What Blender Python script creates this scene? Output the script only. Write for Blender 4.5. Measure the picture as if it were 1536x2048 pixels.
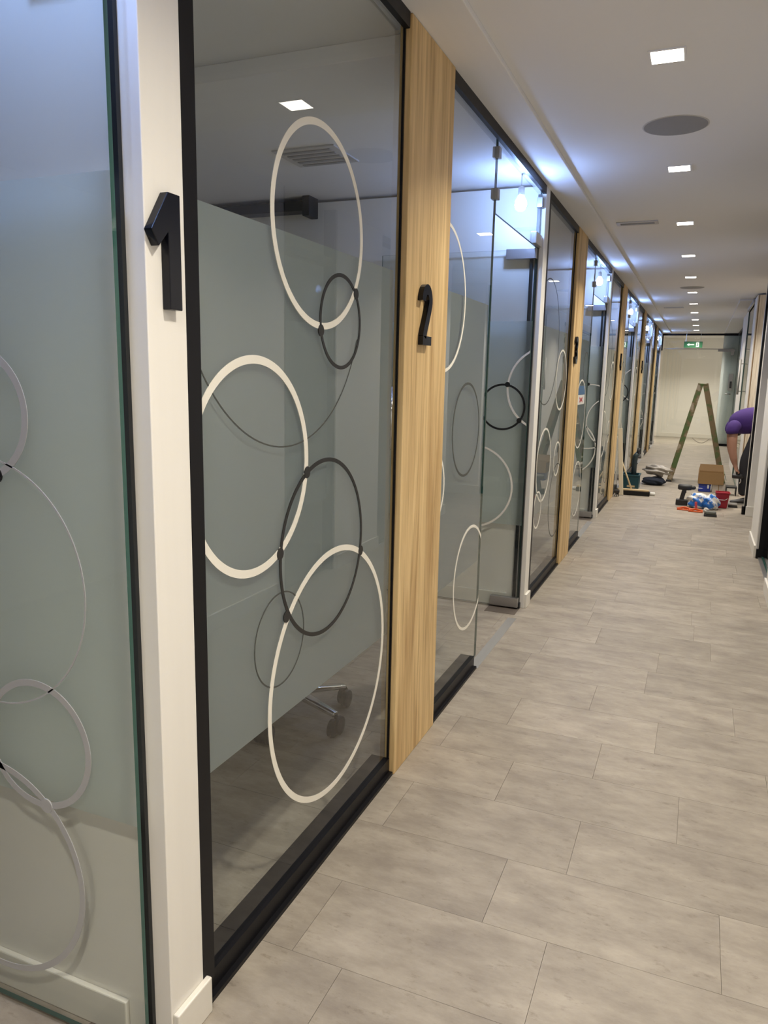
import bpy, bmesh, math, random
from mathutils import Vector, Matrix
random.seed(7)
for o in list(bpy.data.objects): bpy.data.objects.remove(o)
SC = bpy.context.scene
COL = SC.collection

# ------------------------------------------------------------------ camera
YAW, PITCH, ROLL, FPX, CH = 0.3916, -0.1796, 0.0209, 1501.56, 1.418
cy_, sy_, cp_, sp_ = math.cos(YAW), math.sin(YAW), math.cos(PITCH), math.sin(PITCH)
fwd = Vector((-sy_ * cp_, cy_ * cp_, sp_)); rgt = Vector((cy_, sy_, 0)); up = rgt.cross(fwd)
r2 = math.cos(ROLL) * rgt + math.sin(ROLL) * up; u2 = -math.sin(ROLL) * rgt + math.cos(ROLL) * up
cam = bpy.data.cameras.new('camera'); cam.sensor_fit = 'VERTICAL'; cam.sensor_height = 36
cam.lens = FPX / 2048 * 36; cam.clip_start = .02
co = bpy.data.objects.new('camera', cam); COL.objects.link(co)
M = Matrix.Identity(4)
for i in range(3): M[i][0], M[i][1], M[i][2] = r2[i], u2[i], -fwd[i]
M.translation = (0, 0, CH); co.matrix_world = M
SC.camera = co

# ------------------------------------------------------------------ world, exposure
w = bpy.data.worlds.new('world'); SC.world = w; w.use_nodes = True
w.node_tree.nodes['Background'].inputs[0].default_value = (.9, .92, 1, 1)
w.node_tree.nodes['Background'].inputs[1].default_value = .02
VS = SC.view_settings
VS.view_transform = 'Standard'; VS.look = 'None'; VS.gamma = 1; VS.use_curve_mapping = False
VS.exposure = 0.0
SC.cycles.transparent_max_bounces = 18
SC.cycles.max_bounces = 6
SC.cycles.diffuse_bounces = 4
SC.cycles.caustics_reflective = False
SC.cycles.caustics_refractive = False
SC.cycles.glossy_bounces = 3
SC.cycles.transmission_bounces = 4
LAMP_COLOR = (1, .92, .79)
DOWNLIGHT_W = 15.3       # radiant power of each recessed square downlight
OFFICE_LAMP = 275.0      # emission of the bare cool bulb in each office

# ------------------------------------------------------------------ materials
def nmat(name):
    m = bpy.data.materials.new(name); m.use_nodes = True
    nt = m.node_tree; return m, nt, nt.nodes['Principled BSDF'], nt.nodes['Material Output']
def plain(name, c, rough=.5, metal=0, bump=0, bscale=200, spec=None, trans=0):
    m, nt, b, o = nmat(name)
    b.inputs['Base Color'].default_value = (*c, 1); b.inputs['Roughness'].default_value = rough
    b.inputs['Metallic'].default_value = metal
    if spec is not None: b.inputs['Specular IOR Level'].default_value = spec
    if trans: b.inputs['Transmission Weight'].default_value = trans
    n = nt.nodes.new('ShaderNodeTexNoise'); n.inputs['Scale'].default_value = bscale
    if bump:
        bp = nt.nodes.new('ShaderNodeBump'); bp.inputs['Strength'].default_value = bump; bp.inputs['Distance'].default_value = .002
        nt.links.new(n.outputs[0], bp.inputs['Height']); nt.links.new(bp.outputs[0], b.inputs['Normal'])
    # faint tonal unevenness of the surface itself
    mx = nt.nodes.new('ShaderNodeMix'); mx.data_type = 'RGBA'; mx.blend_type = 'MULTIPLY'; mx.inputs[0].default_value = 1
    n2 = nt.nodes.new('ShaderNodeTexNoise'); n2.inputs['Scale'].default_value = 3
    rp = nt.nodes.new('ShaderNodeValToRGB'); rp.color_ramp.elements[0].color = (.93, .93, .93, 1); rp.color_ramp.elements[1].color = (1, 1, 1, 1)
    nt.links.new(n2.outputs[0], rp.inputs[0]); nt.links.new(rp.outputs[0], mx.inputs['B'])
    mx.inputs['A'].default_value = (*c, 1); nt.links.new(mx.outputs['Result'], b.inputs['Base Color'])
    return m
def emit(name, c, s):
    m, nt, b, o = nmat(name); nt.nodes.remove(b)
    e = nt.nodes.new('ShaderNodeEmission'); e.inputs[0].default_value = (*c, 1); e.inputs[1].default_value = s
    nt.links.new(e.outputs[0], o.inputs[0]); return m
def glass(name, tint):      # one sheet stands for both faces of a thin pane
    m, nt, b, o = nmat(name); nt.nodes.remove(b)
    t = nt.nodes.new('ShaderNodeBsdfTransparent'); t.inputs[0].default_value = (*tint, 1)
    g = nt.nodes.new('ShaderNodeBsdfGlossy'); g.inputs['Roughness'].default_value = .0
    lw = nt.nodes.new('ShaderNodeLayerWeight'); lw.inputs[0].default_value = .5
    p = nt.nodes.new('ShaderNodeMath'); p.operation = 'POWER'; p.inputs[1].default_value = 5
    ma = nt.nodes.new('ShaderNodeMath'); ma.operation = 'MULTIPLY_ADD'; ma.inputs[1].default_value = .90; ma.inputs[2].default_value = .085   # both faces of the pane together
    mx = nt.nodes.new('ShaderNodeMixShader')
    nt.links.new(lw.outputs['Facing'], p.inputs[0]); nt.links.new(p.outputs[0], ma.inputs[0])
    nt.links.new(ma.outputs[0], mx.inputs[0]); nt.links.new(t.outputs[0], mx.inputs[1]); nt.links.new(g.outputs[0], mx.inputs[2])
    nt.links.new(mx.outputs[0], o.inputs[0]); return m
def film(name, c, t_):
    m, nt, b, o = nmat(name); nt.nodes.remove(b)
    d = nt.nodes.new('ShaderNodeBsdfDiffuse'); d.inputs[0].default_value = (*c, 1)
    t = nt.nodes.new('ShaderNodeBsdfTranslucent'); t.inputs[0].default_value = (*t_, 1)
    mx = nt.nodes.new('ShaderNodeAddShader')
    nt.links.new(d.outputs[0], mx.inputs[0]); nt.links.new(t.outputs[0], mx.inputs[1]); nt.links.new(mx.outputs[0], o.inputs[0])
    return m
def tile_mat():
    m, nt, b, o = nmat('stone_vinyl_tile'); L = nt.links
    ge = nt.nodes.new('ShaderNodeNewGeometry'); oi = nt.nodes.new('ShaderNodeObjectInfo')
    sc = nt.nodes.new('ShaderNodeVectorMath'); sc.operation = 'MULTIPLY'; sc.inputs[1].default_value = (1.0, 2.3, 1)
    L.new(ge.outputs['Position'], sc.inputs[0])
    rn = nt.nodes.new('ShaderNodeMath'); rn.operation = 'MULTIPLY'; rn.inputs[1].default_value = 37
    L.new(oi.outputs['Random'], rn.inputs[0])
    ad = nt.nodes.new('ShaderNodeVectorMath'); ad.operation = 'ADD'; L.new(sc.outputs[0], ad.inputs[0]); L.new(rn.outputs[0], ad.inputs[1])
    n1 = nt.nodes.new('ShaderNodeTexNoise'); n1.inputs['Scale'].default_value = 4.6; n1.inputs['Detail'].default_value = 9; n1.inputs['Roughness'].default_value = .68
    L.new(ad.outputs[0], n1.inputs['Vector'])
    r1 = nt.nodes.new('ShaderNodeValToRGB'); e = r1.color_ramp.elements
    e[0].position = .32; e[0].color = (.250, .216, .180, 1); e[1].position = .68; e[1].color = (.405, .359, .298, 1)
    k = r1.color_ramp.elements.new(.5); k.color = (.325, .286, .235, 1)
    L.new(n1.outputs[0], r1.inputs[0])
    n2 = nt.nodes.new('ShaderNodeTexNoise'); n2.inputs['Scale'].default_value = 17; n2.inputs['Detail'].default_value = 8; n2.inputs['Roughness'].default_value = .75
    L.new(ad.outputs[0], n2.inputs['Vector'])
    r2_ = nt.nodes.new('ShaderNodeValToRGB'); e = r2_.color_ramp.elements
    e[0].position = .30; e[0].color = (.70, .68, .66, 1); e[1].position = .43; e[1].color = (1, 1, 1, 1)
    L.new(n2.outputs[0], r2_.inputs[0])
    mx = nt.nodes.new('ShaderNodeMix'); mx.data_type = 'RGBA'; mx.blend_type = 'MULTIPLY'; mx.inputs[0].default_value = 1
    L.new(r1.outputs[0], mx.inputs['A']); L.new(r2_.outputs[0], mx.inputs['B'])
    vr = nt.nodes.new('ShaderNodeMapRange'); vr.inputs['To Min'].default_value = .93; vr.inputs['To Max'].default_value = 1.07
    L.new(oi.outputs['Random'], vr.inputs[0])
    m2 = nt.nodes.new('ShaderNodeMix'); m2.data_type = 'RGBA'; m2.blend_type = 'MULTIPLY'; m2.inputs[0].default_value = 1
    L.new(mx.outputs['Result'], m2.inputs['A']); L.new(vr.outputs[0], m2.inputs['B'])
    L.new(m2.outputs['Result'], b.inputs['Base Color'])
    b.inputs['Roughness'].default_value = .42; b.inputs['Specular IOR Level'].default_value = .28
    bp = nt.nodes.new('ShaderNodeBump'); bp.inputs['Strength'].default_value = .25; bp.inputs['Distance'].default_value = .0015
    L.new(n2.outputs[0], bp.inputs['Height']); L.new(bp.outputs[0], b.inputs['Normal'])
    return m
def wood(name, a, c, axis=2, sc=9, rough=.5):
    m, nt, b, o = nmat(name); L = nt.links
    ge = nt.nodes.new('ShaderNodeNewGeometry'); vm = nt.nodes.new('ShaderNodeVectorMath'); vm.operation = 'MULTIPLY'
    v = [sc] * 3; v[axis] = sc * .055; vm.inputs[1].default_value = v; L.new(ge.outputs['Position'], vm.inputs[0])
    n = nt.nodes.new('ShaderNodeTexNoise'); n.inputs['Scale'].default_value = 1.6; n.inputs['Detail'].default_value = 8; n.inputs['Roughness'].default_value = .62; n.inputs['Distortion'].default_value = 1.1
    L.new(vm.outputs[0], n.inputs['Vector'])
    r = nt.nodes.new('ShaderNodeValToRGB'); e = r.color_ramp.elements
    e[0].position = .32; e[0].color = (*a, 1); e[1].position = .66; e[1].color = (*c, 1)
    L.new(n.outputs[0], r.inputs[0])
    n2 = nt.nodes.new('ShaderNodeTexNoise'); n2.inputs['Scale'].default_value = 9; n2.inputs['Detail'].default_value = 4; L.new(vm.outputs[0], n2.inputs['Vector'])
    r3 = nt.nodes.new('ShaderNodeValToRGB'); r3.color_ramp.elements[0].position = .30; r3.color_ramp.elements[0].color = (.70, .66, .60, 1); r3.color_ramp.elements[1].position = .52
    L.new(n2.outputs[0], r3.inputs[0])
    mx = nt.nodes.new('ShaderNodeMix'); mx.data_type = 'RGBA'; mx.blend_type = 'MULTIPLY'; mx.inputs[0].default_value = .8
    L.new(r.outputs[0], mx.inputs['A']); L.new(r3.outputs[0], mx.inputs['B']); L.new(mx.outputs['Result'], b.inputs['Base Color'])
    b.inputs['Roughness'].default_value = rough
    bp = nt.nodes.new('ShaderNodeBump'); bp.inputs['Strength'].default_value = .12; bp.inputs['Distance'].default_value = .002
    L.new(n.outputs[0], bp.inputs['Height']); L.new(bp.outputs[0], b.inputs['Normal'])
    return m
def patchy(name, a, c, sc, lo=.48, hi=.56, rough=.6, third=None):
    m, nt, b, o = nmat(name); L = nt.links
    n = nt.nodes.new('ShaderNodeTexNoise'); n.inputs['Scale'].default_value = sc; n.inputs['Detail'].default_value = 3
    g = nt.nodes.new('ShaderNodeNewGeometry'); L.new(g.outputs['Position'], n.inputs['Vector'])
    r = nt.nodes.new('ShaderNodeValToRGB'); e = r.color_ramp.elements
    e[0].position = lo; e[0].color = (*a, 1); e[1].position = hi; e[1].color = (*c, 1)
    if third: k = e.new(min(.99, hi + .08)); k.color = (*third, 1)
    L.new(n.outputs[0], r.inputs[0]); L.new(r.outputs[0], b.inputs['Base Color']); b.inputs['Roughness'].default_value = rough
    return m

MT = dict(
    white=plain('wall_paint_white', (.83, .805, .75), .62, bump=.05),
    ceil=plain('ceiling_paint', (.82, .815, .815), .7, bump=.04),
    base=plain('baseboard_paint', (.80, .77, .70), .4),
    black=plain('black_frame_metal', (.004, .004, .006), .42, spec=.25),
    jamb=plain('black_jamb_rubber', (.008, .01, .012), .45),
    gl=glass('clear_glass', (.925, .955, .94)),
    gedge=plain('green_glass_edge', (.03, .09, .075), .15),
    film=film('frosted_film', (.120, .136, .128), (.77, .81, .82)),
    wring=plain('white_vinyl', (.86, .83, .74), .45),
    gring=plain('grey_vinyl', (.50, .50, .50), .5),
    bring=plain('black_vinyl', (.012, .012, .013), .4),
    thin=plain('thin_dark_vinyl', (.06, .065, .06), .5),
    num=plain('black_acrylic', (.005, .006, .011), .18, spec=.3),
    oak=wood('oak_veneer', (.46, .285, .115), (.84, .62, .315), 2, 6.5),
    pale=wood('pale_oak', (.70, .61, .48), (.80, .72, .60)),
    steel=plain('brushed_steel', (.46, .45, .44), .36, .9),
    chrome=plain('chrome', (.75, .75, .76), .12, 1),
    alu=plain('satin_aluminium', (.62, .61, .60), .35, .7),
    tile=tile_mat(),
    grout=plain('tile_underlay', (.15, .125, .10), .8),
    lamp=emit('warm_led', LAMP_COLOR, 14.0),
    cool=emit('cool_led', (.30, .47, 1.0), OFFICE_LAMP),
    speaker=plain('speaker_grille', (.34, .335, .33), .7, bump=.6, bscale=900),
    vent=plain('vent_metal', (.55, .54, .53), .5),
    dark=plain('dark_slot', (.03, .03, .03), .7),
    dkplastic=plain('dark_plastic', (.018, .018, .02), .45),
    dkfabric=plain('dark_grey_fabric', (.03, .03, .035), .9, bump=.4, bscale=600),
    purple=plain('purple_cotton', (.050, .018, .155), .85, bump=.3, bscale=300),
    trousers=plain('charcoal_trousers', (.022, .022, .028), .85, bump=.3, bscale=300),
    skin=plain('skin', (.36, .19, .13), .5),
    hair=plain('dark_hair', (.02, .014, .01), .6),
    shoe=plain('dark_shoe', (.03, .028, .03), .5),
    sole=plain('shoe_sole', (.35, .33, .3), .6),
    ladder=patchy('paint_spattered_wood', (.075, .12, .035), (.17, .12, .06), 9, .42, .52, .7, (.32, .27, .19)),
    ladderb=patchy('worn_ladder_wood', (.17, .12, .06), (.09, .12, .04), 12, .5, .6, .7),
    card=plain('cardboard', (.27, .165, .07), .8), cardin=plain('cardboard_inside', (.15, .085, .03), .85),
    blue=plain('blue_plastic', (.015, .04, .32), .4), lightbox=plain('pale_carton', (.52, .47, .42), .7),
    red=plain('red_plastic', (.30, .004, .018), .35), teal=plain('dark_teal_plastic', (.008, .06, .08), .4),
    tealg=plain('green_packaging', (.02, .14, .09), .5),
    orange=plain('orange_plastic', (.62, .10, .01), .4), bagw=patchy('blue_white_bag', (.02, .16, .55), (.72, .72, .70), 11, .47, .52, .35),
    bagg=plain('translucent_grey_bag', (.40, .37, .33), .35), navy=plain('navy_cloth', (.012, .018, .035), .85),
    hose=plain('grey_blue_hose', (.03, .05, .06), .4), bristle=plain('black_bristle', (.008, .007, .007), .9, bump=.8, bscale=400),
    lwood=wood('pale_broom_wood', (.55, .42, .24), (.72, .58, .36), 0, 12), whitewood=plain('white_board', (.85, .78, .62), .6),
    grey=plain('grey_plastic', (.10, .105, .09), .5), green=plain('green_sign', (.02, .12, .05), .4), signw=plain('sign_white', (.75, .85, .75), .4),
    reflblue=plain('blue_reflection_tint', (.06, .15, .30), .6), paper=plain('paper', (.75, .75, .72), .6), redmatte=plain('matte_red', (.55, .06, .08), .6),
    cable=plain('grey_cable', (.28, .25, .22), .6), tape=plain('worn_tape', (.13, .105, .085), .45),
)

MT['lamp'].cycles.emission_sampling = 'NONE'    # the beam of each downlight carries its light
# ------------------------------------------------------------------ helpers
class MB:
    def __init__(s): s.v = []; s.f = []; s.m = []
    def add(s, vs, fs, mi=0):
        n = len(s.v); s.v += [tuple(v) for v in vs]; s.f += [tuple(n + i for i in f) for f in fs]; s.m += [mi] * len(fs); return s
    def box(s, x0, x1, y0, y1, z0, z1, mi=0, edge=None):
        vs = [(x, y, z) for z in (z0, z1) for y in (y0, y1) for x in (x0, x1)]
        fs = [(0, 2, 3, 1), (4, 5, 7, 6), (0, 1, 5, 4), (2, 6, 7, 3), (0, 4, 6, 2), (1, 3, 7, 5)]
        s.add(vs, fs, mi); return s
    def sheet(s, x0, x1, y0, y1, z0, z1):     # one quad, in the plane of the thinnest axis
        if x1 - x0 < y1 - y0: x = (x0 + x1) / 2; vs = [(x, y0, z0), (x, y1, z0), (x, y1, z1), (x, y0, z1)]
        else: y = (y0 + y1) / 2; vs = [(x0, y, z0), (x1, y, z0), (x1, y, z1), (x0, y, z1)]
        return s.add(vs, [(0, 1, 2, 3)])
    def frust(s, c, a, b, h, mi=0):     # tapered box: bottom half sizes a, top b
        x, y, z = c; vs = [(x + i * a[0], y + j * a[1], z) for i, j in ((-1, -1), (1, -1), (1, 1), (-1, 1))] + [(x + i * b[0], y + j * b[1], z + h) for i, j in ((-1, -1), (1, -1), (1, 1), (-1, 1))]
        return s.add(vs, [(3, 2, 1, 0), (4, 5, 6, 7), (0, 1, 5, 4), (1, 2, 6, 5), (2, 3, 7, 6), (3, 0, 4, 7)], mi)
    def bar(s, p, q, wx, wy, upv=(0, 0, 1), mi=0, w2=None):   # box section along p->q
        p, q = Vector(p), Vector(q); d = (q - p).normalized(); u = Vector(upv)
        if abs(d.dot(u)) > .98: u = Vector((0, 1, 0))
        a = d.cross(u).normalized(); b = a.cross(d).normalized(); w2 = w2 or (wx, wy); vs = []
        for P, (X, Y) in ((p, (wx, wy)), (q, w2)):
            for i, j in ((-1, -1), (1, -1), (1, 1), (-1, 1)): vs.append(P + a * i * X / 2 + b * j * Y / 2)
        return s.add(vs, [(3, 2, 1, 0), (4, 5, 6, 7), (0, 1, 5, 4), (1, 2, 6, 5), (2, 3, 7, 6), (3, 0, 4, 7)], mi)
    def tube(s, pts, r, n=10, mi=0, cap=True):
        pts = [Vector(p) for p in pts]; rs = r if isinstance(r, (list, tuple)) else [r] * len(pts); N = len(s.v); prev = None
        for i, p in enumerate(pts):
            d = (pts[min(i + 1, len(pts) - 1)] - pts[max(i - 1, 0)]).normalized()
            u = prev if prev and abs(prev.dot(d)) < .95 else (Vector((0, 0, 1)) if abs(d.z) < .9 else Vector((1, 0, 0)))
            a = d.cross(u).normalized(); b = a.cross(d).normalized(); prev = b
            for k in range(n):
                t = 2 * math.pi * k / n; s.v.append(tuple(p + (a * math.cos(t) + b * math.sin(t)) * rs[i]))
        for i in range(len(pts) - 1):
            for k in range(n):
                s.f.append((N + i * n + k, N + i * n + (k + 1) % n, N + (i + 1) * n + (k + 1) % n, N + (i + 1) * n + k)); s.m.append(mi)
        if cap:
            s.f.append(tuple(N + k for k in reversed(range(n)))); s.m.append(mi)
            s.f.append(tuple(N + (len(pts) - 1) * n + k for k in range(n))); s.m.append(mi)
        return s
    def lathe(s, c, prof, n=24, axis='z', mi=0):      # prof: (r, h) pairs along axis
        N = len(s.v)
        for r, h in prof:
            for k in range(n):
                t = 2 * math.pi * k / n; a, b = r * math.cos(t), r * math.sin(t)
                v = {'z': (a, b, h), 'y': (b, h, a), '-y': (a, -h, b), 'x': (h, a, b)}[axis]
                s.v.append((c[0] + v[0], c[1] + v[1], c[2] + v[2]))
        for i in range(len(prof) - 1):
            for k in range(n):
                s.f.append((N + i * n + k, N + i * n + (k + 1) % n, N + (i + 1) * n + (k + 1) % n, N + (i + 1) * n + k)); s.m.append(mi)
        s.f.append(tuple(N + k for k in reversed(range(n)))); s.m.append(mi)
        s.f.append(tuple(N + (len(prof) - 1) * n + k for k in range(n))); s.m.append(mi)
        return s
    def prism(s, poly, fn, d, mi=0):     # poly of (u,v); fn(u,v,w)->xyz ; depth d
        n = len(poly); vs = [fn(u, v, 0) for u, v in poly] + [fn(u, v, d) for u, v in poly]
        fs = [tuple(range(n - 1, -1, -1)), tuple(range(n, 2 * n))] + [(i, (i + 1) % n, n + (i + 1) % n, n + i) for i in range(n)]
        return s.add(vs, fs, mi)
    def stroke(s, path, wd, fn, d, mi=0):   # thick polyline with mitred corners
        P = [Vector(p) for p in path]; L, R = [], []
        for i, p in enumerate(P):
            a = (p - P[i - 1]).normalized() if i else (P[1] - p).normalized()
            b = (P[i + 1] - p).normalized() if i < len(P) - 1 else a
            na, nb = Vector((-a.y, a.x)), Vector((-b.y, b.x)); m = (na + nb).normalized(); k = wd / 2 / max(.45, m.dot(na))
            L.append(p + m * k); R.append(p - m * k)
        for i in range(len(P) - 1):
            s.prism([tuple(L[i]), tuple(R[i]), tuple(R[i + 1]), tuple(L[i + 1])], fn, d, mi)
        return s
    def ring(s, cu, cv, r, wd, fn, u0, u1, th=.0012, n=120, mi=0, v0=-9, v1=9):
        for k in range(n):
            q = []
            for t in (2 * math.pi * k / n, 2 * math.pi * (k + 1) / n):
                for rr in (r - wd, r): q.append((cu + rr * math.cos(t), cv + rr * math.sin(t)))
            us = [a[0] for a in q]; vv = [a[1] for a in q]
            if max(us) <= u0 or min(us) >= u1 or max(vv) <= v0 or min(vv) >= v1: continue
            q = [(min(max(a, u0), u1), min(max(b, v0), v1)) for a, b in q]
            vs = [fn(a, b, 0) for a, b in q] + [fn(a, b, th) for a, b in q]
            s.add(vs, [(4, 5, 7, 6), (0, 4, 6, 2), (1, 3, 7, 5)], mi)
        return s
    def build(s, name, mat, parent=None, bevel=0, smooth=False, loc=None, subs=0):
        o3 = Vector(loc) if loc else (wloc(parent) if parent else Vector((0, 0, 0)))
        me = bpy.data.meshes.new(name); me.from_pydata([tuple(Vector(v) - o3) for v in s.v], [], s.f)
        for k in (mat if isinstance(mat, (list, tuple)) else [mat]): me.materials.append(MT[k])
        for p, i in zip(me.polygons, s.m): p.material_index = i; p.use_smooth = smooth
        bm = bmesh.new(); bm.from_mesh(me); bmesh.ops.recalc_face_normals(bm, faces=bm.faces); bm.to_mesh(me); bm.free()
        ob = bpy.data.objects.new(name, me); COL.objects.link(ob)
        if parent: ob.parent = parent; ob.location = o3 - wloc(parent)
        else: ob.location = o3
        if bevel:
            b = ob.modifiers.new('bevel', 'BEVEL'); b.width = bevel; b.segments = 2; b.limit_method = 'ANGLE'
        if subs:
            b = ob.modifiers.new('subd', 'SUBSURF'); b.levels = subs; b.render_levels = subs
        return ob
def wloc(o):
    v = Vector((0, 0, 0))
    while o: v += o.location; o = o.parent
    return v
def tag(o, label=None, cat=None, group=None, kind=None):
    if label: o['label'] = label
    if cat: o['category'] = cat
    if group: o['group'] = group
    if kind: o['kind'] = kind
    return o
def thing(name, loc, label, cat, group=None, kind=None):
    o = bpy.data.objects.new(name, None); o.empty_display_size = .1; COL.objects.link(o); o.location = loc
    return tag(o, label, cat, group, kind)
def downlight(t, x, y, h):      # the beam of one square LED downlight
    l = bpy.data.lights.new('beam', 'AREA'); l.shape = 'SQUARE'; l.size = 2 * h * .94; l.energy = DOWNLIGHT_W; l.color = LAMP_COLOR; l.spread = math.radians(125)
    ob = bpy.data.objects.new('beam', l); COL.objects.link(ob); ob.parent = t; ob.location = Vector((x, y, CZ - .006)) - wloc(t)
def part(o, label): o['label'] = label; return o
def skin(name, verts, edges, root, mat, parent, subs=2):
    o3 = wloc(parent); me = bpy.data.meshes.new(name)
    me.from_pydata([tuple(Vector(v[:3]) - o3) for v in verts], edges, [])
    me.materials.append(MT[mat]); ob = bpy.data.objects.new(name, me); COL.objects.link(ob); ob.parent = parent
    sk = ob.modifiers.new('skin', 'SKIN'); sk.use_smooth_shade = True; sk.branch_smoothing = .6
    if not me.skin_vertices: me.skin_vertices.new()
    for i, v in enumerate(verts):
        r = v[3]; me.skin_vertices[0].data[i].radius = r if isinstance(r, tuple) else (r, r); me.skin_vertices[0].data[i].use_root = (i == root)
    sb = ob.modifiers.new('subd', 'SUBSURF'); sb.levels = subs; sb.render_levels = subs
    return ob

# ------------------------------------------------------------------ layout (metres, corridor along +Y)
FX = -.909          # corridor face of the left partition
GX = -.932          # outer face of the glass
SH, CZ = 2.50, 2.52 # soffit underside, ceiling
BACK = -3.7         # back wall of the offices
RX = .53            # right wall of the corridor
P0, PITCHM = 1.094, 3.435
P = [P0 + PITCHM * i for i in range(6)]
ENDY, FARY = 18.75, 21.1
FZ0, FZ1 = .53, 1.75   # frosted film band
fx = lambda u, v, d: (GX + .0004 + d, u, v)          # on the partition glass (u = Y)

# ------------------------------------------------------------------ floor
fl = MB().box(BACK - .1, 2.6, -2.6, FARY + .3, -.12, -.004).build('floor', 'grout')
tag(fl, 'floor of stone look vinyl tiles laid in staggered rows', 'floor', kind='structure')
TP, TL, GAP = .2905, .581, .0005
rows = {0: -.24, 1: -.412, 2: -.239, 3: -.528, 4: -.24, 5: -.044, 6: -.33, 7: -.12}
y = 1.4455; yy = []
k0 = -14
tiles = 0; rest = MB()
XL, XR = -.97, .66
for k in range(k0, 69):
    ya, yb = 1.4455 + k * TP, 1.4455 + (k + 1) * TP
    off = rows.get(k, random.random() * TL)
    x = off - TL * math.ceil((off - BACK) / TL)
    while x < 2.5:
        a, b = x, x + TL
        for lo, hi, cor in ((BACK, XL, 0), (XL, XR, 1), (XR, 2.5, 0)):
            u, v = max(a, lo), min(b, hi)
            if v - u < .004: continue
            g0 = GAP if u == a else 0; g1 = GAP if v == b else 0
            if cor and ya > .75 and yb < 19 and tiles < 300:
                MB().box(u + g0, v - g1, ya + GAP, yb - GAP, -.004, 0).build('tile', 'tile', fl); tiles += 1
            else:
                rest.box(u + g0, v - g1, ya + GAP, yb - GAP, -.004, 0)
        x += TL
tag(rest.build('tile_field', 'tile', fl), kind='stuff')

# ------------------------------------------------------------------ ceiling, soffits, shell
c = MB().box(BACK - .1, 2.6, -2.6, FARY + .3, CZ, CZ + .1).build('ceiling', 'ceil')
tag(c, 'flat painted ceiling above the corridor and offices', 'ceiling', kind='structure')
so = MB().box(-.99, -.741, -2.5, ENDY, SH, CZ).build('trim_1', 'ceil', bevel=.003)
tag(so, 'low ceiling band running along the numbered glass partition', 'soffit', kind='structure')
so = MB().box(.375, 2.4, 11.4, ENDY, SH, CZ).build('trim_2', 'ceil', bevel=.003)
tag(so, 'grey ceiling drop over the right side of the corridor', 'soffit', kind='structure')
def struct(name, mb, mat, label, cat, **k): return tag(mb.build(name, mat, **k), label, cat, kind='structure')
struct('wall_left', MB().box(BACK - .1, BACK, -2.5, ENDY, 0, CZ), 'white', 'white rear wall of the glass fronted offices', 'wall')
struct('left_light_block', MB().box(-1.0, FX, -2.45, -.02, 0, SH), 'white', 'added white wall out of view, blocking light from the first door', 'wall')  # added solid wall, unseen, keeps entrance light off the first door
struct('wall_back', MB().box(BACK, 2.5, -2.55, -2.45, 0, CZ), 'white', 'white wall closing the corridor behind', 'wall')
we = struct('wall_end', MB().box(BACK, 2.5, FARY, FARY + .1, 0, CZ), 'white', 'white wall closing the far end past the glass door', 'wall')
MB().box(-1.6, 1.6, FARY - .014, FARY, 0, .10).build('baseboard', 'base', we, bevel=.003)
for x in (-.85, .65):  # added downlights hidden behind the header to brighten the end wall
    t = thing('ceiling_light', (x, 19.35, CZ), 'added square ceiling light hidden past the end glass, brightening the end wall', 'ceiling light', 'added end wall lights')
    MB().box(x - .06, x + .06, 19.29, 19.41, CZ - .003, CZ - .0005).build('diffuser', 'lamp', t); downlight(t, x, 19.35, .06); MB().box(x - .068, x + .068, 19.282, 19.418, CZ - .002, CZ).build('frame', 'ceil', t)
t = thing('ceiling_light', (1.0, 9.85, CZ), 'square warm white ceiling light in the room behind the bending person', 'ceiling light')
MB().box(.94, 1.06, 9.79, 9.91, CZ - .003, CZ - .0005).build('diffuser', 'lamp', t); downlight(t, 1.0, 9.85, .06); MB().box(.932, 1.068, 9.782, 9.918, CZ - .002, CZ).build('frame', 'ceil', t)
struct('wall_far_left', MB().box(-1.75, -1.65, ENDY, FARY, 0, CZ), 'white', 'side wall past the end glass door', 'wall')
struct('wall_far_right', MB().box(1.3, 1.4, ENDY + .1, FARY, 0, CZ), 'white', 'right side wall past the end glass door', 'wall')

# partition walls whose ends are the cream piers
def pier(i, y, lab):
    wl = struct('wall_partition_%d' % (i + 1), MB().box(BACK, FX, y, y + .11, 0, SH), 'white', lab, 'wall', bevel=.002)
    MB().box(FX, FX + .015, y + .004, y + .122, 0, .088).build('baseboard', 'base', wl, bevel=.003)
    b = MB().box(BACK, -1.02, y - .013, y, 0, .088)
    b.build('baseboard', 'base', wl, bevel=.003)
    j = MB().box(-.952, -.936, y - .024, y, 0, SH - .05) if i else MB().box(-.965, -.951, y - .010, y, 0, SH - .05)
    if i: j.box(-.980, -.964, y - .024, y, 0, 2.15)
    if i: j.box(-1.012, -.93, y - .03, y, 0, .035)
    part(j.build('door_jamb', 'jamb', wl), 'black door jamb profile')
    return wl
plabs = ['cream pier end of the office wall carrying number 1', 'cream pier between the number 2 door and the next large glass',
         'cream pier just past the door after panel 3', 'cream pier just past the door after panel 4',
         'cream pier past the fourth oak panel', 'last cream pier beside the end glass door']
for i, y in enumerate(P): pier(i, y, plabs[i])

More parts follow.
